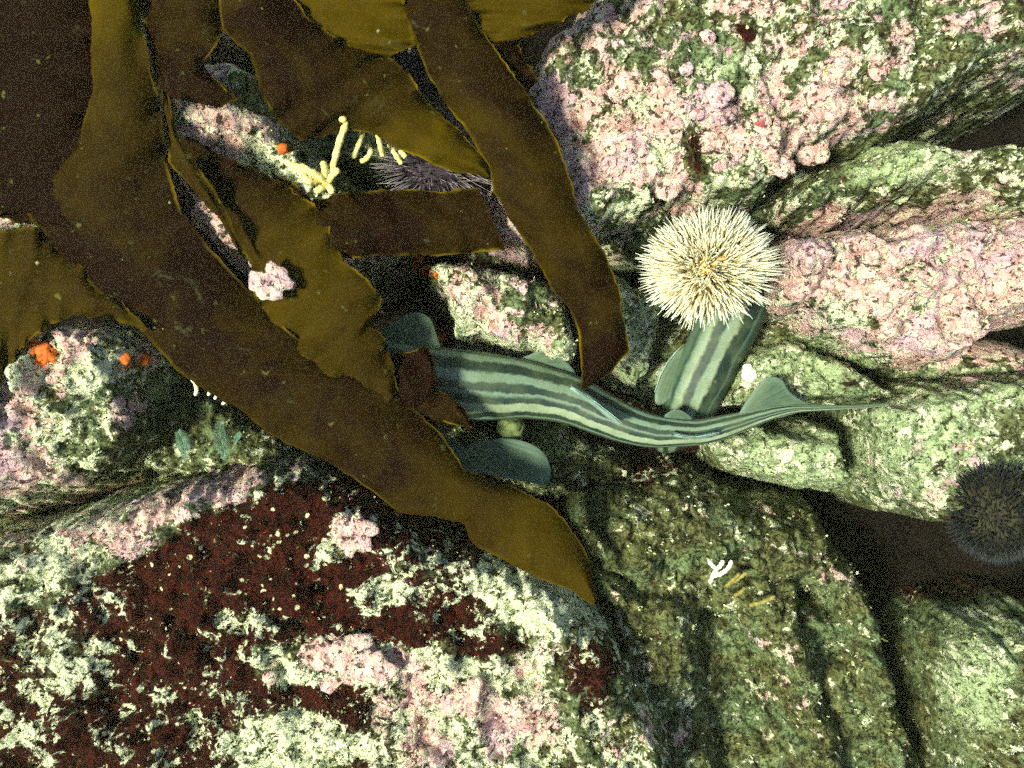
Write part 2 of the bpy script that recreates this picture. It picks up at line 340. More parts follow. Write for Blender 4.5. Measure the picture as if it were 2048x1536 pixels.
def rock(name, label, poly, z, er=.06, zb=-.36, tilt=(0, 0), bumps=1, base=(.2, .4, .1, 0), res=.002, cat="rock", seed=None, group=None):
    seed = seed or (len(ROCKS)*37+5)
    P = chaikin([at(x, y, z)[:2] for x, y in poly])
    x0, y0 = P.min(0)-.02; x1, y1 = P.max(0)+.02
    nx = int((x1-x0)/res)+1; ny = int((y1-y0)/res)+1
    gx, gy = np.meshgrid(x0+np.arange(nx)*res, y0+np.arange(ny)*res); X = gx.ravel(); Y = gy.ravel()
    d = sdf(P, X, Y); cx, cy = P.mean(0)
    H, dd = height(z, X, Y, d, er, zb, tilt, bumps, seed, cx, cy)
    idx = np.arange(nx*ny).reshape(ny, nx)
    q = np.stack([idx[:-1, :-1], idx[:-1, 1:], idx[1:, 1:], idx[1:, :-1]], -1).reshape(-1, 4)
    q = q[(dd[q] > 0).any(1)]
    u, inv = np.unique(q, return_inverse=True); q = inv.reshape(-1, 4)
    X, Y, H = X[u], Y[u], H[u]
    # little sideways wander so steep faces are not straight extrusions
    X2 = X+fbm(H*1.0+Y*.5, Y-H, 40, 2, seed+21)*.005; Y2 = Y+fbm(X, H+X*.4, 40, 2, seed+22)*.005
    cov = paint(X, Y, H, base)
    # under side: mirrored lid a little way down so the rock is a closed body
    root = empty(name, (cx, cy, zb)) if False else None
    o = mesh_obj(name, np.stack([X2, Y2, H], 1), q, REEF, attrs={"cover": cov, "mint": mintf(X, Y, H)})
    tag(o, label, cat, group)
    ROCKS.append((P, z, er, zb, tilt, bumps, seed, cx, cy, X, Y, H, cov, o))
    return o

rock("boulder", "big pink crusted rock wall filling the upper right, above the pale urchin",
  [(1045,60),(1130,-10),(1200,-160),(2300,-160),(2300,110),(2080,150),(1990,180),(1925,215),(1880,262),(1760,300),(1640,310),(1590,380),(1560,425),(1440,432),(1330,440),(1265,475),(1200,500),(1120,480),(1060,520),(990,500),(950,450),(935,330),(1000,200)],
  .07, er=.05, tilt=(.02, .0), base=(.62,.5,.05,0), seed=3)
rock("rock", "green turf covered rock in the trough under the upper pink wall, at the right edge",
  [(1540,360),(1650,290),(1800,225),(1880,225),(1960,246),(2300,215),(2300,420),(2050,440),(1900,410),(1700,450),(1560,470)], .045, er=.05, base=(.1,.45,.15,0), seed=5)
rock("boulder", "pale pink boulder right of the urchin with a rounded lower lip",
  [(1545,450),(1640,430),(1760,410),(1860,390),(2040,400),(2300,380),(2300,650),(2060,650),(2010,720),(1960,752),(1850,755),(1770,740),(1700,690),(1620,655),(1540,640),(1530,560)],
  .07, er=.045, base=(.8,.55,0,0), seed=11)
rock("rock", "green silted rock between the kelp tip and the second shark",
  [(1200,500),(1310,530),(1370,560),(1360,680),(1320,760),(1300,820),(1230,790),(1180,720),(1150,650),(1160,560)], -.01, er=.04, base=(.1,.5,.05,0), bumps=.6, seed=17)
rock("rock", "pink and lime wedge rock with an orange rim, above the striped back",
  [(810,505),(950,500),(1090,520),(1180,620),(1180,700),(1160,760),(1080,735),(960,705),(900,690),(870,640),(850,580)], .02, er=.03, tilt=(0, .2), base=(.35,.6,.1,0), seed=23)
rock("rock", "low pale green rock with two dark red patches beside the tail fin",
  [(1480,680),(1560,650),(1700,680),(1790,740),(1830,800),(1760,830),(1640,825),(1540,830),(1440,850),(1420,800)], -.005, er=.03, base=(.1,.7,.05,0), bumps=.6, seed=29)
rock("rock", "smooth pale green rock just under the tail",
  [(1430,860),(1560,828),(1722,826),(1728,900),(1732,985),(1700,1015),(1600,1000),(1500,975),(1430,930)], .0, er=.035, base=(.1,.4,0,0), bumps=.5, seed=31)
rock("boulder", "rounded pale green boulder at the right edge carrying the dark urchin",
  [(1752,820),(1785,785),(1860,750),(2000,735),(2300,700),(2300,1080),(2040,1085),(1930,1085),(1840,1050),(1785,985),(1756,910)], .05, er=.035, base=(.25,.42,0,0), bumps=.55, seed=37)
rock("boulder", "dark olive sloping boulder lower right carrying the white forked sprig",
  [(1130,960),(1240,925),(1340,895),(1440,915),(1520,975),(1640,1000),(1715,1005),(1738,1070),(1765,1140),(1800,1190),(1800,1230),(1720,1260),(1620,1265),(1520,1310),(1400,1330),(1250,1320),(1150,1230),(1110,1100)],
  -.05, er=.09, tilt=(-.16, .2), base=(.1,.24,.15,0), bumps=1.15, seed=41)
rock("boulder", "olive rock rib at the bottom edge, just right of the speckled boulder",
  [(1100,1080),(1300,1080),(1460,1130),(1470,1240),(1490,1370),(1530,1500),(1560,1750),(1250,1750),(1180,1400)], -.035, er=.09, tilt=(-.35, .05), base=(.25,.25,.15,0), bumps=1.1, seed=83)
rock("boulder", "olive rock rib at the bottom edge between two dark clefts",
  [(1430,1090),(1600,1080),(1680,1230),(1720,1400),(1770,1500),(1790,1750),(1560,1750),(1560,1560),(1500,1400),(1440,1250)], -.055, er=.08, tilt=(-.3, .05), base=(.2,.25,.15,0), bumps=1.1, seed=87)
rock("boulder", "dim green rock rib at the bottom edge left of the corner rock",
  [(1600,1080),(1740,1090),(1820,1210),(1860,1380),(1890,1500),(1960,1750),(1800,1750),(1740,1540),(1680,1380)], -.06, er=.08, tilt=(-.25, .05), base=(.1,.26,.15,0), bumps=1.1, seed=89)
rock("rock", "dim weedy rock floor in the hollow under the shark's belly",
  [(840,840),(960,830),(1120,830),(1260,880),(1340,940),(1240,1010),(1160,1040),(1000,1000),(860,960)], -.085, er=.05, base=(0,.35,.3,0), bumps=1, seed=67)
rock("rock", "weedy green rock in the bottom right corner beyond the black cleft",
  [(1910,1290),(1960,1240),(2080,1225),(2300,1215),(2300,1750),(1970,1750),(1930,1480),(1900,1370)], -.05, er=.06, tilt=(-.1,-.1), base=(.08,.4,.1,0), seed=43)
rock("boulder", "large dark red boulder with white specks filling the lower left",
  [(-300,1060),(0,1040),(120,990),(260,945),(420,912),(540,895),(680,912),(800,985),(930,1060),(1060,1100),(1170,1160),(1250,1260),(1330,1380),(1400,1500),(1440,1750),(-300,1750)],
  .08, er=.055, tilt=(-.03, .0), base=(.15,.42,.8,0), seed=47)
rock("rock", "knobbly pink and orange rock at the left edge below the kelp",
  [(-300,640),(0,640),(120,610),(240,610),(300,650),(330,700),(310,740),(290,800),(320,870),(270,930),(170,1000),(60,1040),(-60,1070),(-300,1080)],
  .07, er=.045, base=(.5,.65,.05,.05), bumps=1.3, seed=53)
rock("rock", "dark green ledge in the hollow between the left rock and the speckled boulder",
  [(240,740),(380,745),(500,800),(600,870),(700,930),(640,990),(400,1000),(220,990)], -.03, er=.05, base=(.05,.35,.15,0), bumps=.8, seed=59)
rock("boulder", "pink crusted rock glimpsed between the kelp blades in the upper left",
  [(280,160),(380,60),(500,60),(560,160),(620,250),(740,330),(840,330),(860,400),(700,560),(560,640),(440,560),(340,480),(290,330)],
  .07, er=.05, base=(.6,.6,.1,.05), bumps=.9, seed=61)

rock("boulder", "dim crusted boulder almost wholly covered by the upper left kelp",
  [(-700,-500),(-100,-560),(700,-500),(1000,-260),(980,-40),(700,40),(420,50),(330,120),(290,200),(280,340),(330,470),(420,560),(300,600),(100,590),(-200,600),(-700,560)], -.0, er=.08, base=(.5,.6,.2,0), seed=97)
rock("rock", "shadowed weedy rock at the bottom of the clefts between the lower right ribs",
  [(1150,1200),(1400,1150),(1700,1180),(1800,1300),(1880,1500),(1960,1800),(1250,1800)], -.12, er=.05, base=(.05,.25,.2,0), bumps=.8, seed=101)
# sea bed below everything
def BUMP(X, Y):
    px, py = topx(X, Y, -.05); t = 0
    for bx, by, rx, ry, h in ((1640,330,260,110,.2),(1560,420,200,70,.2),(1330,480,200,70,.2),(1560,680,330,70,.2),(1950,740,220,90,.2),(1000,480,200,130,.15),(650,300,250,200,.15),(1090,880,260,90,.13),(1320,700,130,160,.17),(150,950,260,160,.13),(1450,880,300,50,.14)):
        t = np.maximum(t, h*np.exp(-(((px-bx)/rx)**2+((py-by)/ry)**2)**1.5*.7))
    return t
def seabed():
    xs = np.concatenate([np.arange(-3, -.9, .06), np.arange(-.9, .9, .004), np.arange(.9, 3.01, .06)])
    gx, gy = np.meshgrid(xs, xs); X = gx.ravel(); Y = gy.ravel()
    H = -.26+BUMP(X, Y)+fbm(X, Y, 5, 5, 71)*.05+domes(X, Y, 22, 72)*.02+fbm(X, Y, 60, 3, 73)*.006
    n = len(xs); idx = np.arange(n*n).reshape(n, n)
    q = np.stack([idx[:-1, :-1], idx[:-1, 1:], idx[1:, 1:], idx[1:, :-1]], -1).reshape(-1, 4)
    cov = paint(X, Y, H, (.1, .35, .3, 0)); kk = smooth01((H+.15)/.06)[:, None]; cov = cov*kk+np.array([.0, .0, 1., 0.])*(1-kk)  # cover goes dark with depth, painting the shade of the clefts
    tag(mesh_obj("seabed", np.stack([X, Y, H], 1), q, REEF, attrs={"cover": cov, "mint": mintf(X, Y, H)*kk[:, 0], "deep_shade": 1-kk[:, 0]}), kind="structure")
seabed()

from mathutils.bvhtree import BVHTree
def surf(px, py, lo=-.2):
    """height of the rock surface where the photo shows pixel (px, py)"""
    best = None; z = .15
    while z > -.2:
        x, y, _ = at(px, py, z)
        h = top_at(x, y)
        if h >= z: return x, y, h
        z -= .004
    x, y, _ = at(px, py, -.12); return x, y, -.12
_grid = {}
def top_at(x, y):
    return _grid.get((int(round(x/.004)), int(round(y/.004))), -.12)
for r_ in ROCKS:
    for X_, Y_, H_ in zip(np.round(r_[9]/.004).astype(int), np.round(r_[10]/.004).astype(int), r_[11]):
        k_ = (int(X_), int(Y_))
        if H_ > _grid.get(k_, -9): _grid[k_] = float(H_)

# ------------------------------------------------------------------ shapes
def tube(pts, rad, seg=8, V=None, F=None, flat=1.0, caps=True):
    V = [] if V is None else V; F = [] if F is None else F
    pts = [Vector(p) for p in pts]; base = len(V); n = len(pts); up = Vector((0, 0, 1))
    for i, p in enumerate(pts):
        t = (pts[min(i+1, n-1)]-pts[max(i-1, 0)]).normalized()
        s = t.cross(up)
        if s.length < .1: s = t.cross(Vector((1, 0, 0)))
        s.normalize(); u = s.cross(t)
        for k in range(seg):
            a = 2*math.pi*k/seg
            V.append(tuple(p+s*math.cos(a)*rad[i]+u*math.sin(a)*rad[i]*flat))
    for i in range(n-1):
        for k in range(seg):
            a = base+i*seg+k; b = base+i*seg+(k+1) % seg; F.append((a, b, b+seg, a+seg))
    if caps:
        F.append(tuple(base+k for k in range(seg))[::-1]); F.append(tuple(base+(n-1)*seg+k for k in range(seg)))
    return V, F
def catmull(P, n):
    P = np.array(P, float); m = len(P); out = []
    for i in range(n):
        t = i/(n-1)*(m-1); k = min(int(t), m-2); f = t-k
        p0 = P[max(k-1, 0)]; p1 = P[k]; p2 = P[k+1]; p3 = P[min(k+2, m-1)]
        out.append(.5*((2*p1)+(-p0+p2)*f+(2*p0-5*p1+4*p2-p3)*f*f+(-p0+3*p1-3*p2+p3)*f**3))
    return np.array(out)

def shark_body(ctrl, n=300, seg=72, flat=.8):
    C = catmull(ctrl, n)     # px,py,z,halfwidth px
    V = []; lat = []
    P = np.array([at(a, b, z) for a, b, z, _ in C]); W = np.array([max(h, .8)*.6*(1-z)/1024 for _, _, z, h in C])
    T = np.gradient(P, axis=0)
    for i in range(n):
        t = Vector(T[i]).normalized(); s = t.cross(Vector((0, 0, 1))).normalized(); u = s.cross(t)
        for k in range(seg):
            a = -math.pi+2*math.pi*k/seg
            # back is rounded, belly flatter
            fz = flat*(1 if abs(a) < math.pi/2 else .75)
            q = Vector(P[i])+s*math.sin(a)*W[i]+u*math.cos(a)*W[i]*fz
            V.append(tuple(q)); lat.append(.5+a/math.pi*.5)
    F = []
    for i in range(n-1):
        for k in range(seg):
            a = i*seg+k; b = i*seg+(k+1) % seg; F.append((a, b, b+seg, a+seg))
    F.append(tuple(range(seg))[::-1]); F.append(tuple((n-1)*seg+k for k in range(seg)))
    return V, F, lat, P, W
def fin(name, outline, zf, mat, parent, thick=.0015, lat=.35):
    """a flat fin: px outline, zf(px,py)->z, tapering to its rim"""
    P = chaikin(outline, 3); m = len(P); ctr = P.mean(0); V = []; F = []; rings = 6
    for side in (1, -1):
        for r in range(rings):
            f = 1-r/rings
            for q in P:
                x = ctr+(q-ctr)*f; z = zf(x[0], x[1]); th = thick*(1-f**3)+.0003
                V.append(at(x[0], x[1], z+side*th))
        V.append(at(ctr[0], ctr[1], zf(*ctr)+side*thick))
    nS = rings*m+1
    for si, side in enumerate((1, -1)):
        o = si*nS
        for r in range(rings-1):
            for k in range(m):
                a = o+r*m+k; b = o+r*m+(k+1) % m; f_ = (a, b, b+m, a+m); F.append(f_ if side < 0 else f_[::-1])
        for k in range(m):
            f_ = (o+(rings-1)*m+k, o+(rings-1)*m+(k+1) % m, o+nS-1); F.append(f_ if side < 0 else f_[::-1])
    for k in range(m):
        b = (k+1) % m; F.append((k, b, nS+b, nS+k))
    one = [1-r/rings for r in range(rings) for q in P]+[0]; root_ = P[0]*.5+P[-1]*.5
    ry = [math.atan2(q[1]-root_[1], q[0]-root_[0]+1e-6)*.9 for r in range(rings) for q in [ctr+(k-ctr)*(1-r/rings) for k in P]]+[0]
    return mesh_obj(name, V, F, mat, parent, attrs={"rim": one+one, "ray": ry+ry})
def upright_fin(name, line, h, lean, mat, parent):
    """fin standing up from the back: base line of (px,py,z), height profile h (list)"""
    C = catmull(line, 30); V = []; F = []; m = 30; rows = 6
    for side in (-1, 1):
        for i, (a, b, z) in enumerate(C):
            p = Vector(at(a, b, z)); p2 = Vector(at(*C[min(i+1, 29)])); p1 = Vector(at(*C[max(i-1, 0)])); t = (p2-p1).normalized(); s = t.cross(Vector((0, 0, 1)))
            hh = np.interp(i/29, [q[0] for q in h], [q[1] for q in h])
            for r in range(rows):
                f = r/(rows-1)
                V.append(tuple(p+Vector((0, 0, 1))*hh*f+s*(lean*hh*f*f+side*(.0022*(1-f)+.0004))+t*hh*f*.5))
    o2 = 30*rows
    for sd_ in (0, 1):
        for i in range(29):
            for r in range(rows-1):
                a = sd_*o2+i*rows+r; f_ = (a, a+rows, a+rows+1, a+1); F.append(f_ if sd_ else f_[::-1])
    for i in range(29):
        a = i*rows+rows-1; F.append((a, a+rows, a+rows+o2, a+o2))
    for r in range(rows-1):
        F.append((r, r+1, r+1+o2, r+o2)); a = 29*rows+r; F.append((a, a+o2, a+1+o2, a+1))
    return mesh_obj(name, V, F, mat, parent, attrs={"lat": [.44]*len(V)})

D1 = srgb(22, 42, 34); D2 = srgb(28, 50, 42); L1 = srgb(108, 130, 108); L2 = srgb(132, 146, 116); M1 = srgb(72, 94, 78); BE = srgb(84, 120, 98)
def st(pairs):
    out = []
    for t, cc in pairs: out.append((.5+math.asin(max(-1, min(1, t)))/math.pi*.5, cc))
    return [(0.0, BE), (.18, BE)]+out+[(.82, BE), (1.0, BE)]
# across the back, left flank (-1) .. right flank (+1), seen from above with the head to the left
S1 = st([(-.96,M1),(-.92,D2),(-.87,L1),(-.76,L1),(-.7,D1),(-.48,D1),(-.41,L1),(-.18,L1),(-.12,D2),(.1,D1),(.16,L1),(.24,M1),(.29,D1),(.45,D1),(.5,L2),(.73,L2),(.77,D1),(.87,D1),(.91,L1),(.96,D2)])
SH1 = shark_material("striped_skin", [(1-p_, c_) for p_, c_ in reversed(S1)] if False else S1)
S2 = st([(-.9,M1),(-.8,D2),(-.7,L1),(-.52,L2),(-.42,D1),(-.2,D2),(-.12,L1),(.14,L2),(.24,D1),(.55,D1),(.62,M1),(.7,D2),(.95,D1)])
SH2 = shark_material("striped_skin_under", S2)
def fin_material():
    m, n, bs = newmat("fin_skin"); g = G(n); p = g.pos(); rim = g.attr("rim").outputs["Fac"]; ray = g.attr("ray").outputs["Fac"]
    rn = g.node("ShaderNodeTexNoise", noise_dimensions='1D'); n.links.new(ray, rn.inputs["W"]); rn.inputs["Scale"].default_value = 26; rn.inputs["Detail"].default_value = 3
    colr = g.mix(g.step(rn.outputs[0], .3, .7), srgb(50, 70, 54), srgb(80, 102, 80))
    colr = g.mix(g.math('MULTIPLY', g.step(g.noise(p, 30, 5, .6), .4, .65), .5), colr, srgb(92, 104, 74))
    colr = g.mix(g.math('MULTIPLY', g.math('POWER', rim, 7), .6), colr, srgb(130, 156, 136))
    colr = g.mix(1.0, colr, g.mix(g.noise(p, 620, 2, .7), c(.5, .5, .5), c(1.5, 1.5, 1.5)), 'MULTIPLY')
    n.links.new(colr, bs.inputs["Base Color"]); bs.inputs["Roughness"].default_value = .5; bs.inputs["Specular IOR Level"].default_value = .25
    b = g.node("ShaderNodeBump"); b.inputs["Strength"].default_value = .4; b.inputs["Distance"].default_value = .001
    n.links.new(rn.outputs[0], b.inputs["Height"]); n.links.new(b.outputs[0], bs.inputs["Normal"])
    return m
FIN = fin_material()
FINW = plain("fin_edge", srgb(110, 140, 126), srgb(150, 176, 162), 60, .45, .001)

def make_shark1():
    ctrl = [(500,618,.0,14),(520,630,.0,34),(560,652,.0,50),(620,685,.0,60),(700,722,.0,66),(780,748,.0,69),(860,762,.0,70),(950,772,.0,70),(1040,778,.0,60),(1100,789,.0,53),(1150,803,.003,49),
            (1200,826,.008,44),(1250,847,.012,39),(1300,861,.015,34),(1350,865,.018,29),(1400,864,.02,26),(1450,853,.024,24),(1500,838,.027,18),(1550,824,.03,13),(1600,817,.032,8),(1680,815,.034,5),(1740,812,.034,4),(1778,808,.034,1.5)]
    root = empty("striped_shark", at(950, 772, -.04))
    tag(root, "slim striped catshark half hidden by kelp, its thin tail pointing right", "shark")
    V, F, lat, P, W = shark_body(ctrl, 320, 72, .78)
    mesh_obj("body", V, F, SH1, root, attrs={"lat": lat})
    fin("pectoral_fin", [(735,700),(755,668),(790,640),(830,620),(862,634),(872,668),(888,712),(820,730)], lambda x, y: .005-.0001*(720-y), FIN, root)
    fin("pectoral_fin", [(820,800),(800,850),(850,905),(905,902),(950,884),(1000,874),(1060,884),(1092,908),(1104,945),(1094,972),(1040,962),(960,945),(880,935),(780,900),(760,840)], lambda x, y: -.012-.00004*(y-800), FIN, root)
    fin("pelvic_fin", [(1010,735),(1050,712),(1085,700),(1108,695),(1122,712),(1160,752),(1120,765),(1050,760)], lambda x, y: -.004, FIN, root, lat=.4)
    #fin("pelvic_fin", [(1040,820),(1090,838),(1150,850),(1190,872),(1170,886),(1110,872),(1060,850)], lambda x, y: -.022, FIN, root, lat=.4)
    fin("anal_fin", [(1325,832),(1345,819),(1362,819),(1388,838),(1380,850),(1340,848)], lambda x, y: .02, FIN, root, thick=.0012)
    fin("tail_fin", [(1470,842),(1490,805),(1518,766),(1540,751),(1566,758),(1575,782),(1605,804),(1640,812),(1600,824),(1520,846)], lambda x, y: .03, FIN, root)
    upright_fin("dorsal_fin", [(1140,772,.038),(1185,805,.038),(1225,838,.036)], [(0, .003), (.35, .014), (.8, .024), (1, .02)], -.1, FINW, root)
    upright_fin("dorsal_fin", [(1345,868,.038),(1385,874,.038),(1425,868,.038)], [(0, .002), (.4, .009), (.8, .014), (1, .011)], -.12, FINW, root)
    # eyes on the hidden head
    for s in (-1, 1):
        V2, F2 = tube([at(548, 648+s*30, .022), at(566, 656+s*32, .022)], [.004, .003], 8)
        mesh_obj("eye", V2, F2, plain("eye", srgb(10, 14, 12), srgb(20, 26, 20), 50, .2), root)
make_shark1()
def make_shark2():
    ctrl = [(1520,500,-.03,50),(1490,570,-.02,62),(1460,640,-.015,62),(1430,700,-.018,59),(1403,760,-.022,56),(1378,815,-.034,52),(1360,850,-.055,46),(1345,872,-.085,38),(1335,885,-.12,28),(1330,890,-.15,14)]
    root = empty("striped_shark", at(1425, 705, -.06))
    tag(root, "striped catshark showing only its banded back below the pale urchin", "shark")
    V, F, lat, P, W = shark_body(ctrl[::-1], 220, 64, .75)
    mesh_obj("body", V, F, SH2, root, attrs={"lat": lat})
    fin("pelvic_fin", [(1372,690),(1345,712),(1322,745),(1308,790),(1312,815),(1340,800),(1360,760),(1385,720)], lambda x, y: -.02, FIN, root)
    V, F = tube([tuple(Vector(at(x, y, -.017))) for x, y in [(1368,688),(1350,706),(1334,726),(1320,752),(1309,785)]], [.0004, .0009, .001, .0009, .0004], 6)
    mesh_obj("fin_rim", V, F, FINW, root)
make_shark2()

# ------------------------------------------------------------------ urchins
def urchin(name, label, loc, rt, slen, n, cols, body_mat, spine_mat, lift=.0, tiltv=(0, 0, 1), r0=.0009, flatten=.75, zmin=-.1, seed=1, parts=100, bend=.0, sq=0):
    rr = random.Random(seed); root = empty(name, (loc[0], loc[1], loc[2]-rt*flatten)); tag(root, label, "sea urchin")
    V = []; F = []; nu, nv = 32, 18
    for j in range(nv+1):
        th = math.pi*j/nv
        for i in range(nu):
            ph = 2*math.pi*i/nu; rad = rt*(1+.03*math.cos(ph*10))
            V.append((loc[0]+rad*math.sin(th)*math.cos(ph), loc[1]+rad*math.sin(th)*math.sin(ph), loc[2]+rt*flatten*math.cos(th)))
    for j in range(nv):
        for i in range(nu):
            a = j*nu+i; b = j*nu+(i+1) % nu; F.append((a, a+nu, b+nu, b))
    mesh_obj("test", V, F, body_mat, root)
    tv = Vector(tiltv).normalized(); rot = Vector((0, 0, 1)).rotation_difference(tv)
    spines = []
    ga = math.pi*(3-math.sqrt(5)); k = 0; i = 0
    total = int(n/(1-zmin)*2)
    for i in range(total):
        z = 1-2*(i+.5)/total
        if z < zmin: break
        r = math.sqrt(1-z*z); ph = i*ga
        d = Vector((r*math.cos(ph), r*math.sin(ph), z)); d = rot @ d
        d += Vector((rr.gauss(0, .12), rr.gauss(0, .12), rr.gauss(0, .09))); d.normalize()
        b = Vector((d.x*rt, d.y*rt, d.z*rt*flatten))+Vector(loc)
        L = slen*(.55+.62*rr.random()**1.2)*(.62+.38*r)*(1-sq*abs(d.y))
        if sq and i % 5 < 2: L *= .42
        dd = (d+Vector((rr.gauss(0, .17), rr.gauss(0, .17), rr.gauss(0, .1)))).normalized()
        mid = b+dd*L*.5+Vector((rr.gauss(0, bend), rr.gauss(0, bend), 0)); e = b+dd*L
        spines.append((r, b, mid, e))
    order = sorted(range(len(spines)), key=lambda q: -spines[q][0]*(.7+.6*rr.random()))
    def build(idx):
        V = []; F = []; cc = []
        for q in idx:
            r, b, m_, e = spines[q]; n0 = len(V); k_ = .8+.4*rr.random()
            tube([b-(m_-b)*.1, m_, e], [r0*k_, r0*.8*k_, r0*.3], 5, V, F)
            for a in range(len(V)-n0):
                t = (a//5)/2; cc.append(tuple(cols[0][x]*(1-t)+cols[1][x]*t for x in range(3))+(1,))
        return V, F, cc
    for q in order[:parts]:
        V, F, cc = build([q]); mesh_obj("spine", V, F, spine_mat, root, attrs={"tint": cc})
    V, F, cc = build(order[parts:]); o = mesh_obj("spine", V, F, spine_mat, root, attrs={"tint": cc})
    o.name = "spine_cover"; o["kind"] = "stuff"
    return root
SPW = plain("pale_spine", srgb(230, 235, 205), srgb(240, 240, 220), 60, .45, .0005, attr="tint")
UB = plain("urchin_test", srgb(214, 184, 112), srgb(226, 202, 134), 200, .7, .002)
u = at(1422, 536, .06)
urchin("sea_urchin", "pale straw coloured urchin with white tipped spines sitting beside the banded shark back", (u[0], u[1], .055), .041, .040, 2600,
       (srgb(220, 188, 108), srgb(226, 230, 208)), UB, SPW, tiltv=(-.4, .35, 1), r0=.0011, zmin=-.12, seed=5, sq=.32, bend=.0006)
PUR = plain("purple_test", srgb(32, 24, 34), srgb(60, 46, 58), 150, .7)
u = at(872, 335, .02)
urchin("sea_urchin", "violet grey urchin with thin spines peeping out under the top kelp blade", (u[0], u[1], .02), .036, .038, 500,
       (srgb(90, 74, 92), srgb(168, 156, 160)), PUR, SPW, r0=.0006, zmin=-.15, seed=8, parts=60)
u = at(815, 160, .03)
urchin("sea_urchin", "dim grey urchin mostly hidden behind the upper kelp blades, only spine tips showing", (u[0], u[1], .03), .03, .035, 360,
       (srgb(70, 60, 66), srgb(130, 124, 120)), PUR, SPW, r0=.0006, zmin=-.1, seed=9, parts=40)
DK = plain("dark_test", srgb(24, 20, 18), srgb(56, 54, 30), 60, .8)
u = at(1995, 1018, .045)
urchin("sea_urchin", "dark bluish urchin with short fuzzy spines at the right edge", (u[0], u[1], .045), .049, .014, 2200,
       (srgb(34, 33, 26), srgb(36, 40, 46)), DK, SPW, r0=.0006, zmin=-.05, seed=12, parts=60)

# ------------------------------------------------------------------ kelp
def resample(P, n, phase=0):
    P = np.array(P, float); d = np.concatenate([[0], np.cumsum(np.hypot(*np.diff(P, axis=0).T))]); t = np.linspace(0, d[-1], n)
    Q = np.stack([np.interp(t, d, P[:, 0]), np.interp(t, d, P[:, 1])], 1)
    return Q
def kelp(label, L, Rr, z0, z1, tone=.3, bow=.01, rip=.009, jag=3.4, n=170, m=36, seed=1, edge=.8, tones=None):
    A = resample(L, n); B = resample(Rr, n); s = np.arange(n)
    J = [np.stack([pnoise(s*.11+.5, s*0+3.3+k, sd_)*jag*1.8+pnoise(s*.45+.5, s*0+1.3+k, sd_+7)*jag*.9+pnoise(s*1.3+.5, s*0+5.3+k, sd_+9)*jag*.55 for k in (0, 1)], 1) for sd_ in (seed, seed+50)]
    V = []; T = []; Ed = []
    zz = np.interp(np.linspace(0, 1, n), np.linspace(0, 1, len(z0)) if isinstance(z0, (list, tuple)) else [0, 1], z0 if isinstance(z0, (list, tuple)) else [z0, z1])
    wid = np.hypot(*(A-B).T)
    X = []; 
    for i in range(n):
        for j in range(m):
            v = j/(m-1); vv = v
            p = A[i]*(1-vv)+B[i]*vv+J[0][i]*math.exp(-v*wid[i]/14)+J[1][i]*math.exp(-(1-v)*wid[i]/14)
            fe = (2*abs(v-.5))**2.5
            z = zz[i]+bow*(1-(2*v-1)**2)+.0035*abs(2*v-1)**5*math.sin(i*.42+3*math.sin(i*.06+seed)+(3 if v > .5 else 0))*min(1, wid[i]/120)+rip*(fe*.9+.25)*float(pnoise(np.array([i*.07+seed]), np.array([v*2.2+seed*1.7]), seed)[0])*1.6
            V.append(at(p[0], p[1], z))
            dpx = min(v, 1-v)*wid[i]
            dend = (n-1-i)/(n-1)*600
            Ed.append(edge*max(0, 1-dpx/(4.5+2.5*math.sin(i*.13+seed)))*min(1, max(.05, .4+1.1*float(pnoise(np.array([i*.07]), np.array([seed+.5]), 3)[0]))))
            T.append(tone if tones is None else float(np.interp(i/(n-1), np.linspace(0, 1, len(tones)), tones)))
    V = np.array(V)
    # real thickness: two skins joined at the rim, thinner towards the margin
    vv = np.tile(np.linspace(0, 1, m), n); th = .0012*(1-(2*np.abs(vv-.5))**4)+.0003
    V2 = V.copy(); V[:, 2] += th; V2[:, 2] -= th
    idx = np.arange(n*m).reshape(n, m); o = n*m
    q = np.stack([idx[:-1, :-1], idx[1:, :-1], idx[1:, 1:], idx[:-1, 1:]], -1).reshape(-1, 4)
    F = [q, q[:, ::-1]+o]
    rim = np.concatenate([idx[0, :], idx[1:, -1], idx[-1, -2::-1], idx[-2:0:-1, 0]]); r2 = np.roll(rim, -1)
    F.append(np.stack([rim, r2, r2+o, rim+o], 1)[:, ::-1])
    ob = mesh_obj("kelp_blade", np.concatenate([V, V2]), np.concatenate(F), KELP, attrs={"tone": T+T, "edge": Ed+Ed})
    tag(ob, label, "kelp", "kelp blades hanging over the reef")
    return ob
kelp("broadest kelp blade, running diagonally from the top left to a cut tip below the shark",
  [(150,-200),(178,-60),(184,60),(184,180),(165,270),(110,350),(50,400),(60,440),(86,462),(132,522),(205,590),(290,665),(352,735),(400,775),(470,815),(530,862),(610,905),(700,955),(800,1024),(880,1038),(925,1048),(945,1088),(1050,1140),(1120,1172),(1188,1207)],
  [(262,-200),(272,-60),(290,90),(318,200),(333,320),(360,420),(415,495),(480,560),(560,650),(640,710),(720,760),(800,800),(880,860),(930,935),(1020,972),(1100,1010),(1160,1080),(1185,1140),(1192,1190)],
  [.2,.16,.13,.11,.1,.092,.085,.08,.075,.07], 0, tones=[.95,.8,.2,.0,.0,.1,.2,.25,.4,.5], bow=.012, rip=.008, jag=3, n=260, seed=3)
kelp("dark brown kelp blade in the very top left corner",
  [(-120,-60),(-110,100),(-100,300),(-90,440),(0,432),(40,442),(80,446)], [(215,-60),(206,120),(210,260),(230,380),(220,430),(200,470)], .11, .10, tone=-.2, bow=.015, jag=4, seed=4)  # negative tone darkens this blade, painting light falloff into the corner
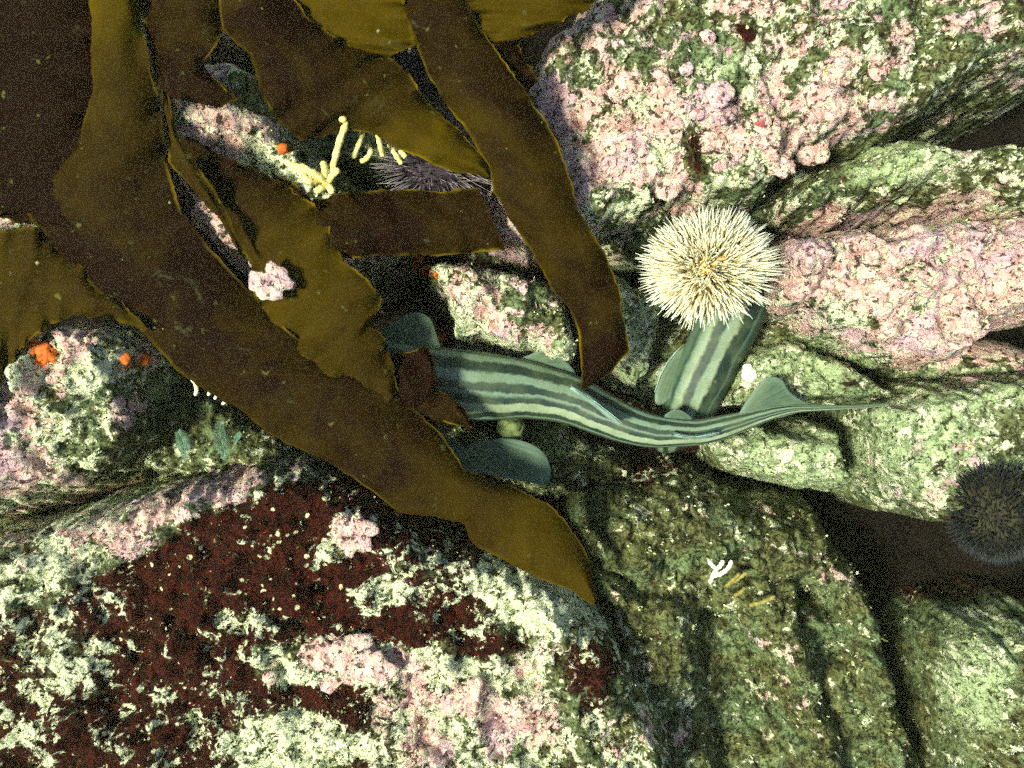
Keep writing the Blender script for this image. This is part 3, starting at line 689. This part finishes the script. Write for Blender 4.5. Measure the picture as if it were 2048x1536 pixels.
kelp("kelp blade at the left edge under the broad one, with an arched lower edge",
  [(-150,1000),(-60,880),(0,775),(30,715),(62,678),(100,650),(140,634),(220,632),(290,662)], [(-300,440),(-200,445),(-60,462),(30,458),(84,456),(120,490),(180,545),(240,600),(300,655)], .11, .10, tone=.3, bow=.006, jag=3, seed=6)
kelp("olive kelp blade with a torn, notched right edge, left of the shark's back",
  [(340,262),(345,300),(372,352),(432,430),(478,500),(508,548),(508,594),(552,660),(640,740),(720,800),(770,820)],
  [(372,270),(450,312),(520,345),(572,370),(610,400),(650,430),(668,486),(686,516),(740,560),(762,600),(741,650),(772,680),(786,740),(792,775)],
  [.11,.105,.1,.095,.09,.08], 0, tones=[.1,.15,.4,.55,.5,.3], bow=.008, jag=4, n=200, seed=9)
kelp("narrow kelp strip between two bright slits of rock in the upper left",
  [(322,180),(334,260),(338,326),(372,365),(440,440),(482,512)], [(334,190),(352,262),(385,322),(420,370),(462,445),(492,520)], .16, .12, tone=.3, bow=.003, jag=2, n=80, seed=10)
kelp("dark brown kelp blade lying sideways across the middle, above the wedge rock",
  [(540,340),(620,388),(700,384),(800,378),(880,385),(955,372)], [(600,520),(680,520),(740,512),(826,512),(920,508),(1012,500)],
  .09, .08, tone=.04, bow=.01, jag=2.5, n=120, seed=12)
kelp("wide olive kelp blade slanting from the top left to the violet urchin",
  [(430,-40),(445,60),(500,110),(520,180),(552,240),(600,284),(680,262),(740,262),(800,300),(880,335),(975,356)],
  [(560,-40),(620,40),(700,90),(775,110),(820,150),(850,200),(900,245),(940,285),(962,310),(975,330),(982,352)],
  [.17,.16,.14,.12,.11,.1], 0, tones=[.1,.12,.12,.2,.6,.5], bow=.015, jag=2, n=180, seed=14)
kelp("dark kelp blade with a drooping corner at the top, left of the bright yellow one",
  [(262,-50),(290,60),(318,190)], [(450,-50),(446,60),(432,90),(406,124),(428,158),(476,200),(438,214)], .15, .13, tone=.06, bow=.01, jag=2, n=100, seed=16)
kelp("yellow olive kelp sheet hanging from the top edge, centre left",
  [(470,-60),(474,0),(500,48),(560,70)], [(808,-60),(812,0),(832,90),(780,112)], .15, .14, tone=.75, bow=.008, jag=3, n=80, seed=18)
kelp("long dark kelp strap curving down the centre to a ragged tip on the shark's back",
  [(760,-200),(790,-80),(808,20),(838,110),(885,205),(942,275),(975,330),(990,385),(1040,470),(1090,555),(1135,610),(1155,660),(1160,720),(1163,782)],
  [(880,-200),(915,-80),(938,20),(985,90),(1045,175),(1092,240),(1128,320),(1155,420),(1212,510),(1238,570),(1248,640),(1260,704),(1228,738),(1180,775)],
  [.17,.155,.14,.13,.12,.11,.095,.08], 0, tones=[.15,.12,.1,.12,.12,.1,.08,.05], bow=.012, rip=.007, jag=2.5, n=220, seed=20, edge=1)
kelp("small pointed dark kelp flap behind the strap at its upper right",
  [(960,60),(970,120),(1010,190),(1040,230)], [(1042,70),(1040,110),(1078,156),(1056,186)], .13, .1, tone=.0, bow=.004, jag=4, n=60, seed=22)
kelp("yellow olive kelp sheet hanging from the top edge, right of the long strap",
  [(915,-60),(930,0),(960,55),(972,88)], [(1260,-60),(1190,6),(1120,45),(1040,78)], .15, .13, tone=.7, bow=.006, jag=3, n=80, seed=24)
kelp("black brown kelp stub covering the shark's side, upper of the two ends",
  [(760,712),(800,706),(835,700),(848,690),(858,700),(866,722)], [(770,850),(800,845),(840,825),(868,806),(874,785),(876,770)], .075, .07, tone=.0, bow=.004, jag=1.5, n=60, seed=26)
kelp("rounded dark kelp end with a yellow lower rim, just under the upper stub",
  [(780,770),(820,772),(866,776),(905,792),(930,818),(942,846)], [(760,900),(800,892),(840,880),(850,858),(888,842),(940,858)], .07, .065, tone=.12, bow=.004, jag=1.5, n=70, seed=28, edge=1)

# ------------------------------------------------------------------ small life
YEL = plain("yellow_sponge", srgb(205, 190, 110), srgb(228, 218, 150), 120, .6)
WHT = plain("white_coral", srgb(225, 228, 190), srgb(240, 238, 205), 120, .6)
OLV = plain("olive_frond", srgb(110, 104, 48), srgb(150, 140, 70), 120, .6)
ORA = plain("orange_sponge", srgb(176, 70, 16), srgb(206, 110, 34), 160, .6)
ROS = plain("rose_crust", srgb(132, 58, 58), srgb(170, 98, 92), 160, .6)
PNK = plain("pink_crust", srgb(220, 160, 150), srgb(236, 190, 180), 90, .6)
DRD = plain("deep_red", srgb(92, 20, 16), srgb(130, 36, 24), 160, .6)
TEA = plain("teal_feather", srgb(78, 112, 92), srgb(112, 144, 118), 160, .6)
SHL = plain("shell", srgb(205, 215, 195), srgb(230, 235, 220), 120, .5)
GRN = plain("green_sponge", srgb(90, 104, 60), srgb(128, 140, 88), 90, .8)
def branching(name, label, cat, base, arms, mat, r=.0032, group=None, dz=0):
    root = empty(name, base); tag(root, label, cat, group)
    for a in arms:
        pts = catmull([at(p[0], p[1], p[2]+dz) for p in a], 14); rr = [r*(1.05+.18*math.sin(i*2.4)+.08*random.random())*(1 if i < 12 else .8) for i in range(14)]; rr[0] *= .9; rr[-1] *= .6
        V, F = tube([tuple(p) for p in pts], rr, 10); mesh_obj("branch", V, F, mat, root)
    return root
branching("branching_sponge", "pale yellow finger sponge with one long upright finger, below the upper kelp blades", "sponge", at(655, 370, .075),
  [[(655,365,.07),(668,325,.085),(680,280,.1),(694,242,.11)],[(655,365,.07),(625,345,.08),(590,332,.08),(568,322,.08)],[(655,368,.07),(635,350,.085),(612,338,.09),(600,330,.09)],
   [(655,372,.07),(640,378,.08),(630,385,.08)],[(655,365,.07),(665,350,.08),(678,338,.085)],[(650,362,.07),(650,340,.085),(645,322,.09)],[(655,372,.07),(662,378,.08),(664,388,.08)],
   [(640,362,.07),(618,362,.08),(606,350,.08)]], YEL, .0034, dz=.022)
V, F = [], []
def blob(name, px, py, r, mat, label=None, cat=None, z=None, flat=.6, parent=None, group=None, rough=.12, ring=False):
    x, y, h = surf(px, py) if z is None else at(px, py, z)
    V = []; F = []; nu, nv = 22, 12
    for j in range(nv+1):
        th = math.pi*j/nv
        for i in range(nu):
            ph = 2*math.pi*i/nu; d = Vector((math.sin(th)*math.cos(ph), math.sin(th)*math.sin(ph), math.cos(th)*flat))
            k = 1+rough*mnoise.noise(d*1.7+Vector((px, py, 0)))*1.3+rough*.25*mnoise.noise(d*6+Vector((py, px, 0)))
            if ring: 
                zz = d.z*k-(.5*math.exp(-(math.sin(th)/.4)**2) if d.z > 0 else 0)
                V.append((x+d.x*k*r, y+d.y*k*r, h+zz*r))
            else: V.append((x+d.x*k*r, y+d.y*k*r, h+d.z*k*r))
    for j in range(nv):
        for i in range(nu):
            a = j*nu+i; b = j*nu+(i+1) % nu; F.append((a, a+nu, b+nu, b))
    o = mesh_obj(name, V, F, mat, parent, attrs={"cover": [(.95, .35, 0, 0)]*len(V)})
    if label: tag(o, label, cat, group)
    return o
blob("sponge_bud", 685, 236, .005, YEL, "tiny round yellow bud at the tip of the long sponge finger", "sponge", z=.134, flat=1)
for lab, pts in (("second pale finger, slim and bowed, right of the long sponge finger", [(716,248,.09),(724,266,.1),(716,292,.1),(706,316,.09)]),
                 ("fat short yellow finger hanging under the kelp edge", [(756,270,.09),(760,290,.1),(766,312,.09)]),
                 ("small hooked yellow green finger between two straight ones", [(737,290,.08),(741,304,.085),(732,318,.085),(722,322,.08)]),
                 ("yellow finger touching the spines of the violet urchin", [(778,288,.08),(790,308,.085),(804,328,.08)]),
                 ("stubby yellow finger tight against the kelp edge above the violet urchin", [(800,300,.085),(812,315,.085)])):
    pp = catmull([at(*p) for p in pts], 12); V, F = tube([tuple(p) for p in pp], [.0028*(1+.2*math.sin(i*2.1))*(.75 if i in (0, 11) else 1) for i in range(12)], 10)
    tag(mesh_obj("sponge_finger", V, F, YEL), lab, "sponge", "yellow sponge fingers under the upper kelp")
for lab, pts, r in (("tallest curved cream finger in the dark hollow left of the kelp edge", [(382,756,.03),(391,768,.035),(393,782,.035),(391,790,.03)], .0024),
                 ("second cream finger from the left in the dark hollow", [(416,766,.03),(420,780,.035),(417,790,.03)], .0022),
                 ("third cream finger, leaning right, in the dark hollow", [(430,798,.03),(434,788,.035),(440,780,.03)], .002),
                 ("lowest cream finger lying along the kelp edge in the hollow", [(445,808,.03),(452,802,.035),(459,797,.03)], .002)):
    pp = catmull([at(*p) for p in pts], 10); V, F = tube([tuple(p) for p in pp], [r*(.7 if i in (0, 9) else 1) for i in range(10)], 8)
    tag(mesh_obj("coral_finger", V, F, WHT), lab, "coral", "cream coral fingers in the left hollow")
branching("branching_coral", "white forked coral sprig standing out against the dark lower right boulder", "coral", at(1420, 1166, -.02),
  [[(1420,1166,-.02),(1426,1150,-.0),(1432,1138,.0),(1424,1130,.01),(1416,1118,.01)],[(1430,1140,.0),(1440,1132,.01),(1447,1120,.01)],[(1428,1152,.0),(1444,1146,.01),(1458,1134,.01),(1463,1120,.01)]], WHT, .0024)
branching("branching_coral", "dull olive coral sprig to the right of the white forked one", "coral", at(1452, 1172, -.03),
  [[(1452,1172,-.02),(1468,1158,-.01),(1480,1146,-.005)],[(1462,1166,-.02),(1478,1156,-.01),(1494,1145,-.005)],[(1470,1190,-.02),(1482,1184,-.01),(1490,1174,-.01)]], OLV, .0022)
branching("branching_coral", "olive coral branch lying lowest of the three sprigs", "coral", at(1500, 1208, -.03),
  [[(1500,1210,-.02),(1525,1204,-.01),(1550,1192,-.005)],[(1515,1206,-.015),(1535,1198,-.01)]], OLV, .0024)
def feather(label, pts, w):
    root = empty("feather_hydroid", at(*pts[-1])); tag(root, label, "hydroid", "feather hydroids in the left hollow")
    C = catmull([at(*p) for p in pts], 22); V, F = tube([tuple(p) for p in C], [.0007]*22, 6); mesh_obj("stem", V, F, TEA, root)
    V, F = [], []
    for i in range(1, 22):
        t = Vector(C[i])-Vector(C[i-1]); t.normalize(); s = t.cross(Vector((0, 0, 1))).normalized()
        for sd_ in (-1, 1):
            for h_ in (0, .5):
                b = Vector(C[i-1])*(1-h_)+Vector(C[i])*h_; L = w*math.sin(.35+2.6*i/22)
                tube([b, b+s*sd_*L*.6+Vector((0, 0, .001)), b+s*sd_*L-t*.0015], [.00035, .0003, .0002], 4, V, F)
    mesh_obj("plume", V, F, TEA, root)
feather("curved teal feather hydroid, left of the pair in the dark hollow", [(356,862,.03),(366,880,.035),(370,900,.035),(368,920,.03)], .009)
feather("taller teal feather hydroid, right of the pair in the dark hollow", [(442,842,.03),(440,866,.035),(446,890,.035),(450,908,.03),(444,918,.03)], .010)
feather("faint third feather hydroid close to the cleft right of the pair", [(482,866,.0),(474,876,.0),(470,890,.0)], .004)
# encrusting things on the rocks
blob("orange_sponge", 883, 672, .0075, ORA, "small round orange sponge beside the raised pectoral fin", "sponge")
blob("orange_sponge", 258, 718, .007, ORA, "orange sponge lump on the left rock, next to the orange ring", "sponge")
blob("tube_sponge", 290, 718, .008, ORA, "open orange ring of sponge at the mouth of the left hollow", "sponge", ring=True, flat=.8)
blob("orange_sponge", 72, 700, .012, ORA, "largest orange sponge patch, on the left rock under the kelp", "sponge", flat=.35, rough=.5)
blob("orange_sponge", 95, 712, .011, ORA, "orange sponge lobe at the right end of the largest patch", "sponge", flat=.5, rough=.4)
blob("orange_sponge", 566, 298, .006, ORA, "orange sponge dot above the yellow finger sponge", "sponge")
blob("orange_sponge", 838, 524, .009, ORA, "orange sponge smear at the top corner of the wedge rock", "sponge", flat=.4, rough=.5)
blob("orange_sponge", 852, 542, .008, ORA, "second orange smear on the wedge rock, just below the corner one", "sponge", flat=.4, rough=.5)
discs = [(1415,75,9,"rosy dot high on the upper wall near a dark hole"),(1440,188,15,"largest rosy dot, alone in green turf on the upper wall"),(1350,250,9,"faint rosy dot low on the upper wall, left of the pink disc"),
 (1518,248,13,"dark rosy dot to the right above the pink disc"),(1372,138,8,"small rosy dot on the upper wall above the largest one"),(1757,140,12,"rosy dot furthest right on the upper wall"),
 (1494,277,8,"small red dot just under the dark rosy one"),(1392,225,9,"pale rosy dot between the largest one and the pink disc")]
for px, py, r, lab in discs:
    x, y, h = surf(px, py); root = empty("coralline_disc", (x, y, h)); tag(root, lab, "crust disc", "rosy coralline discs on the upper wall")
    s_ = r*.00075
    blob("rim", px, py, s_*1.35, REEF, flat=.35, parent=root); o = blob("centre", px, py, s_*.75, ROS, flat=.3, parent=root, rough=.05); o.location.z += s_*.25
blob("coralline_disc", 1424, 287, .0155, REEF, "smooth round pink disc overhanging a dark red hole", "crust disc", flat=.35, rough=.06)
blob("coralline_disc", 1330, 372, .018, REEF, "pale pink lobe at the lower edge of the upper wall, above the urchin", "crust disc", flat=.4, rough=.2)
blob("coralline_disc", 1562, 330, .016, REEF, "squarish pink crust lobe by the shaded trough", "crust disc", flat=.4, rough=.25)
blob("coralline_disc", 1620, 300, .02, REEF, "broad pink crust lobe in the middle of the upper wall", "crust disc", flat=.35, rough=.3)
blob("coralline_disc", 540, 1355, .008, REEF, "small oval pink knob hanging on the lower left boulder", "crust disc", flat=.7, rough=.1)
for px, py, rr_, lab in ((690,1325,.028,"widest pink crust plate on the lower left boulder"),(745,1335,.022,"pink crust plate right beside the widest one"),(636,1320,.02,"pink crust plate to the left of the widest one"),(712,1065,.022,"pink crust lobe near the kelp edge, upper part of the speckled boulder")):
    blob("crust_plate", px, py, rr_, REEF, lab, "crust", flat=.2, rough=.6)
blob("shell", 1495, 746, .009, SHL, "small white shell fragment right of the second shark's back", "shell", flat=.4, rough=.4)
blob("green_sponge", 1022, 858, .016, GRN, "furry green sponge lump in the shade under the shark's belly", "sponge", z=-.035, flat=.8, rough=.35)
blob("white_sponge", 540, 566, .017, REEF, "white pink lump showing through the notch between two kelp blades", "sponge", z=.122, flat=.28, rough=.9)

# ------------------------------------------------------------------ turf: uncountable tufts of coralline weed
TURF = plain("turf", c(1, 1, 1), c(1, 1, 1), 200, .8, .001, attr="tint")
def turf():
    V = []; F = []; C = []
    pal = {'c': [srgb(215, 222, 170), srgb(190, 200, 140), srgb(232, 234, 200)], 'p': [srgb(220, 180, 172), srgb(200, 150, 142)], 'g': [srgb(104, 112, 60), srgb(70, 76, 40), srgb(140, 150, 96)], 'r': [srgb(60, 22, 12), srgb(84, 40, 18)]}
    rr = random.Random(4)
    for rk in ROCKS:
        X, Y, H, cov = rk[9:13]; z = rk[1]
        n = int(len(X)*.075*(.6 if rk[5] > .7 else .12)); pick = rng.integers(0, len(X), n)
        for q in pick:
            x, y, h = float(X[q]), float(Y[q]), float(H[q])
            if h < z-.07 or abs(x) > .75 or abs(y) > .6: continue
            pk, cr, rd, _ = cov[q]; f = float(fbm(np.array([x]), np.array([y]), 30, 2, 91)[0])
            if f < -.08: continue
            t = rr.random()*(pk+cr*.8+.35+rd*.7)
            kind = 'p' if t < pk else 'c' if t < pk+cr*.8 else 'g' if t < pk+cr*.8+.35 else 'r'
            if kind == 'p' and rr.random() < .7: continue
            cc = rr.choice(pal[kind]); nb = rr.randint(3, 6); s = rr.uniform(.0015, .0042)
            for b in range(nb):
                a = rr.uniform(0, 6.28); tl = rr.uniform(.3, 1.2); dx = math.cos(a)*tl; dy = math.sin(a)*tl; L = math.sqrt(dx*dx+dy*dy+1)
                bx = x+rr.gauss(0, s*.7); by = y+rr.gauss(0, s*.7); e = (bx+dx/L*s, by+dy/L*s, h+s/L)
                wx, wy = -math.sin(a)*s*.28, math.cos(a)*s*.28; n0 = len(V)
                V += [(bx-wx*.6, by-wy*.6, h-.001), (bx+wx*.6, by+wy*.6, h-.001), (e[0]+wx, e[1]+wy, e[2]), (e[0]-wx, e[1]-wy, e[2]+s*.1)]
                F.append((n0, n0+1, n0+2, n0+3)); C += [cc]*4
    o = mesh_obj("turf", V, np.array(F), TURF, smooth=False, attrs={"tint": C}); tag(o, kind="stuff", label="short coralline and algal turf covering the rocks")
turf()
def snow():
    V = []; F = []; rr = random.Random(11)
    spots = [(76,525,.13,.0022),(340,405,.2,.0013),(245,520,.17,.0011),(310,655,.14,.0011),(326,658,.14,.0007),(757,62,.26,.0014),(735,190,.2,.0008),(1165,430,.17,.0008),(780,85,.3,.001)]
    spots += [(rr.uniform(0, 2048), rr.uniform(0, 1536), rr.uniform(.12, .45), rr.uniform(.0003, .0008)) for _ in range(150)]
    for px, py, z, r in spots:
        b = Vector(at(px, py, z)); n0 = len(V); pr = []
        for i in range(4):
            for j in range(6):
                th = math.pi*(i+.5)/4; ph = math.pi*2*j/6; k = r*rr.uniform(.7, 1.3)
                V.append(tuple(b+Vector((math.sin(th)*math.cos(ph), math.sin(th)*math.sin(ph), math.cos(th)))*k))
        for i in range(3):
            for j in range(6):
                a = n0+i*6+j; d = n0+i*6+(j+1) % 6; F.append((a, a+6, d+6, d))
        F.append(tuple(n0+j for j in range(6))); F.append(tuple(n0+18+j for j in range(6))[::-1])
    tag(mesh_obj("marine_snow", V, F, plain("snow_fleck", srgb(120, 124, 70), srgb(150, 156, 100), 300)), "tiny pale flecks drifting in the water", "marine snow", kind="stuff")
snow()
sc.cycles.use_denoising = False
sc.cycles.use_adaptive_sampling = True; sc.cycles.adaptive_threshold = .1; sc.cycles.adaptive_min_samples = 8
sc.cycles.max_bounces = 5

hm = bpy.data.materials.new("water_veil"); hm.use_nodes = True; hn = hm.node_tree; hn.nodes.remove(hn.nodes["Principled BSDF"])
pv = hn.nodes.new("ShaderNodeVolumePrincipled"); pv.inputs["Color"].default_value = (.72, .78, .36, 1); pv.inputs["Density"].default_value = .03; pv.inputs["Anisotropy"].default_value = .3
hn.links.new(pv.outputs[0], hn.nodes["Material Output"].inputs["Volume"])
hz = [(x, y, z) for z in (-1.6, 1.3) for y in (-3.2, 3.2) for x in (-3.2, 3.2)]
ho = mesh_obj("haze", hz, [(0,2,3,1),(4,5,7,6),(0,1,5,4),(2,6,7,3),(0,4,6,2),(1,3,7,5)], hm, smooth=False); tag(ho, kind="stuff")
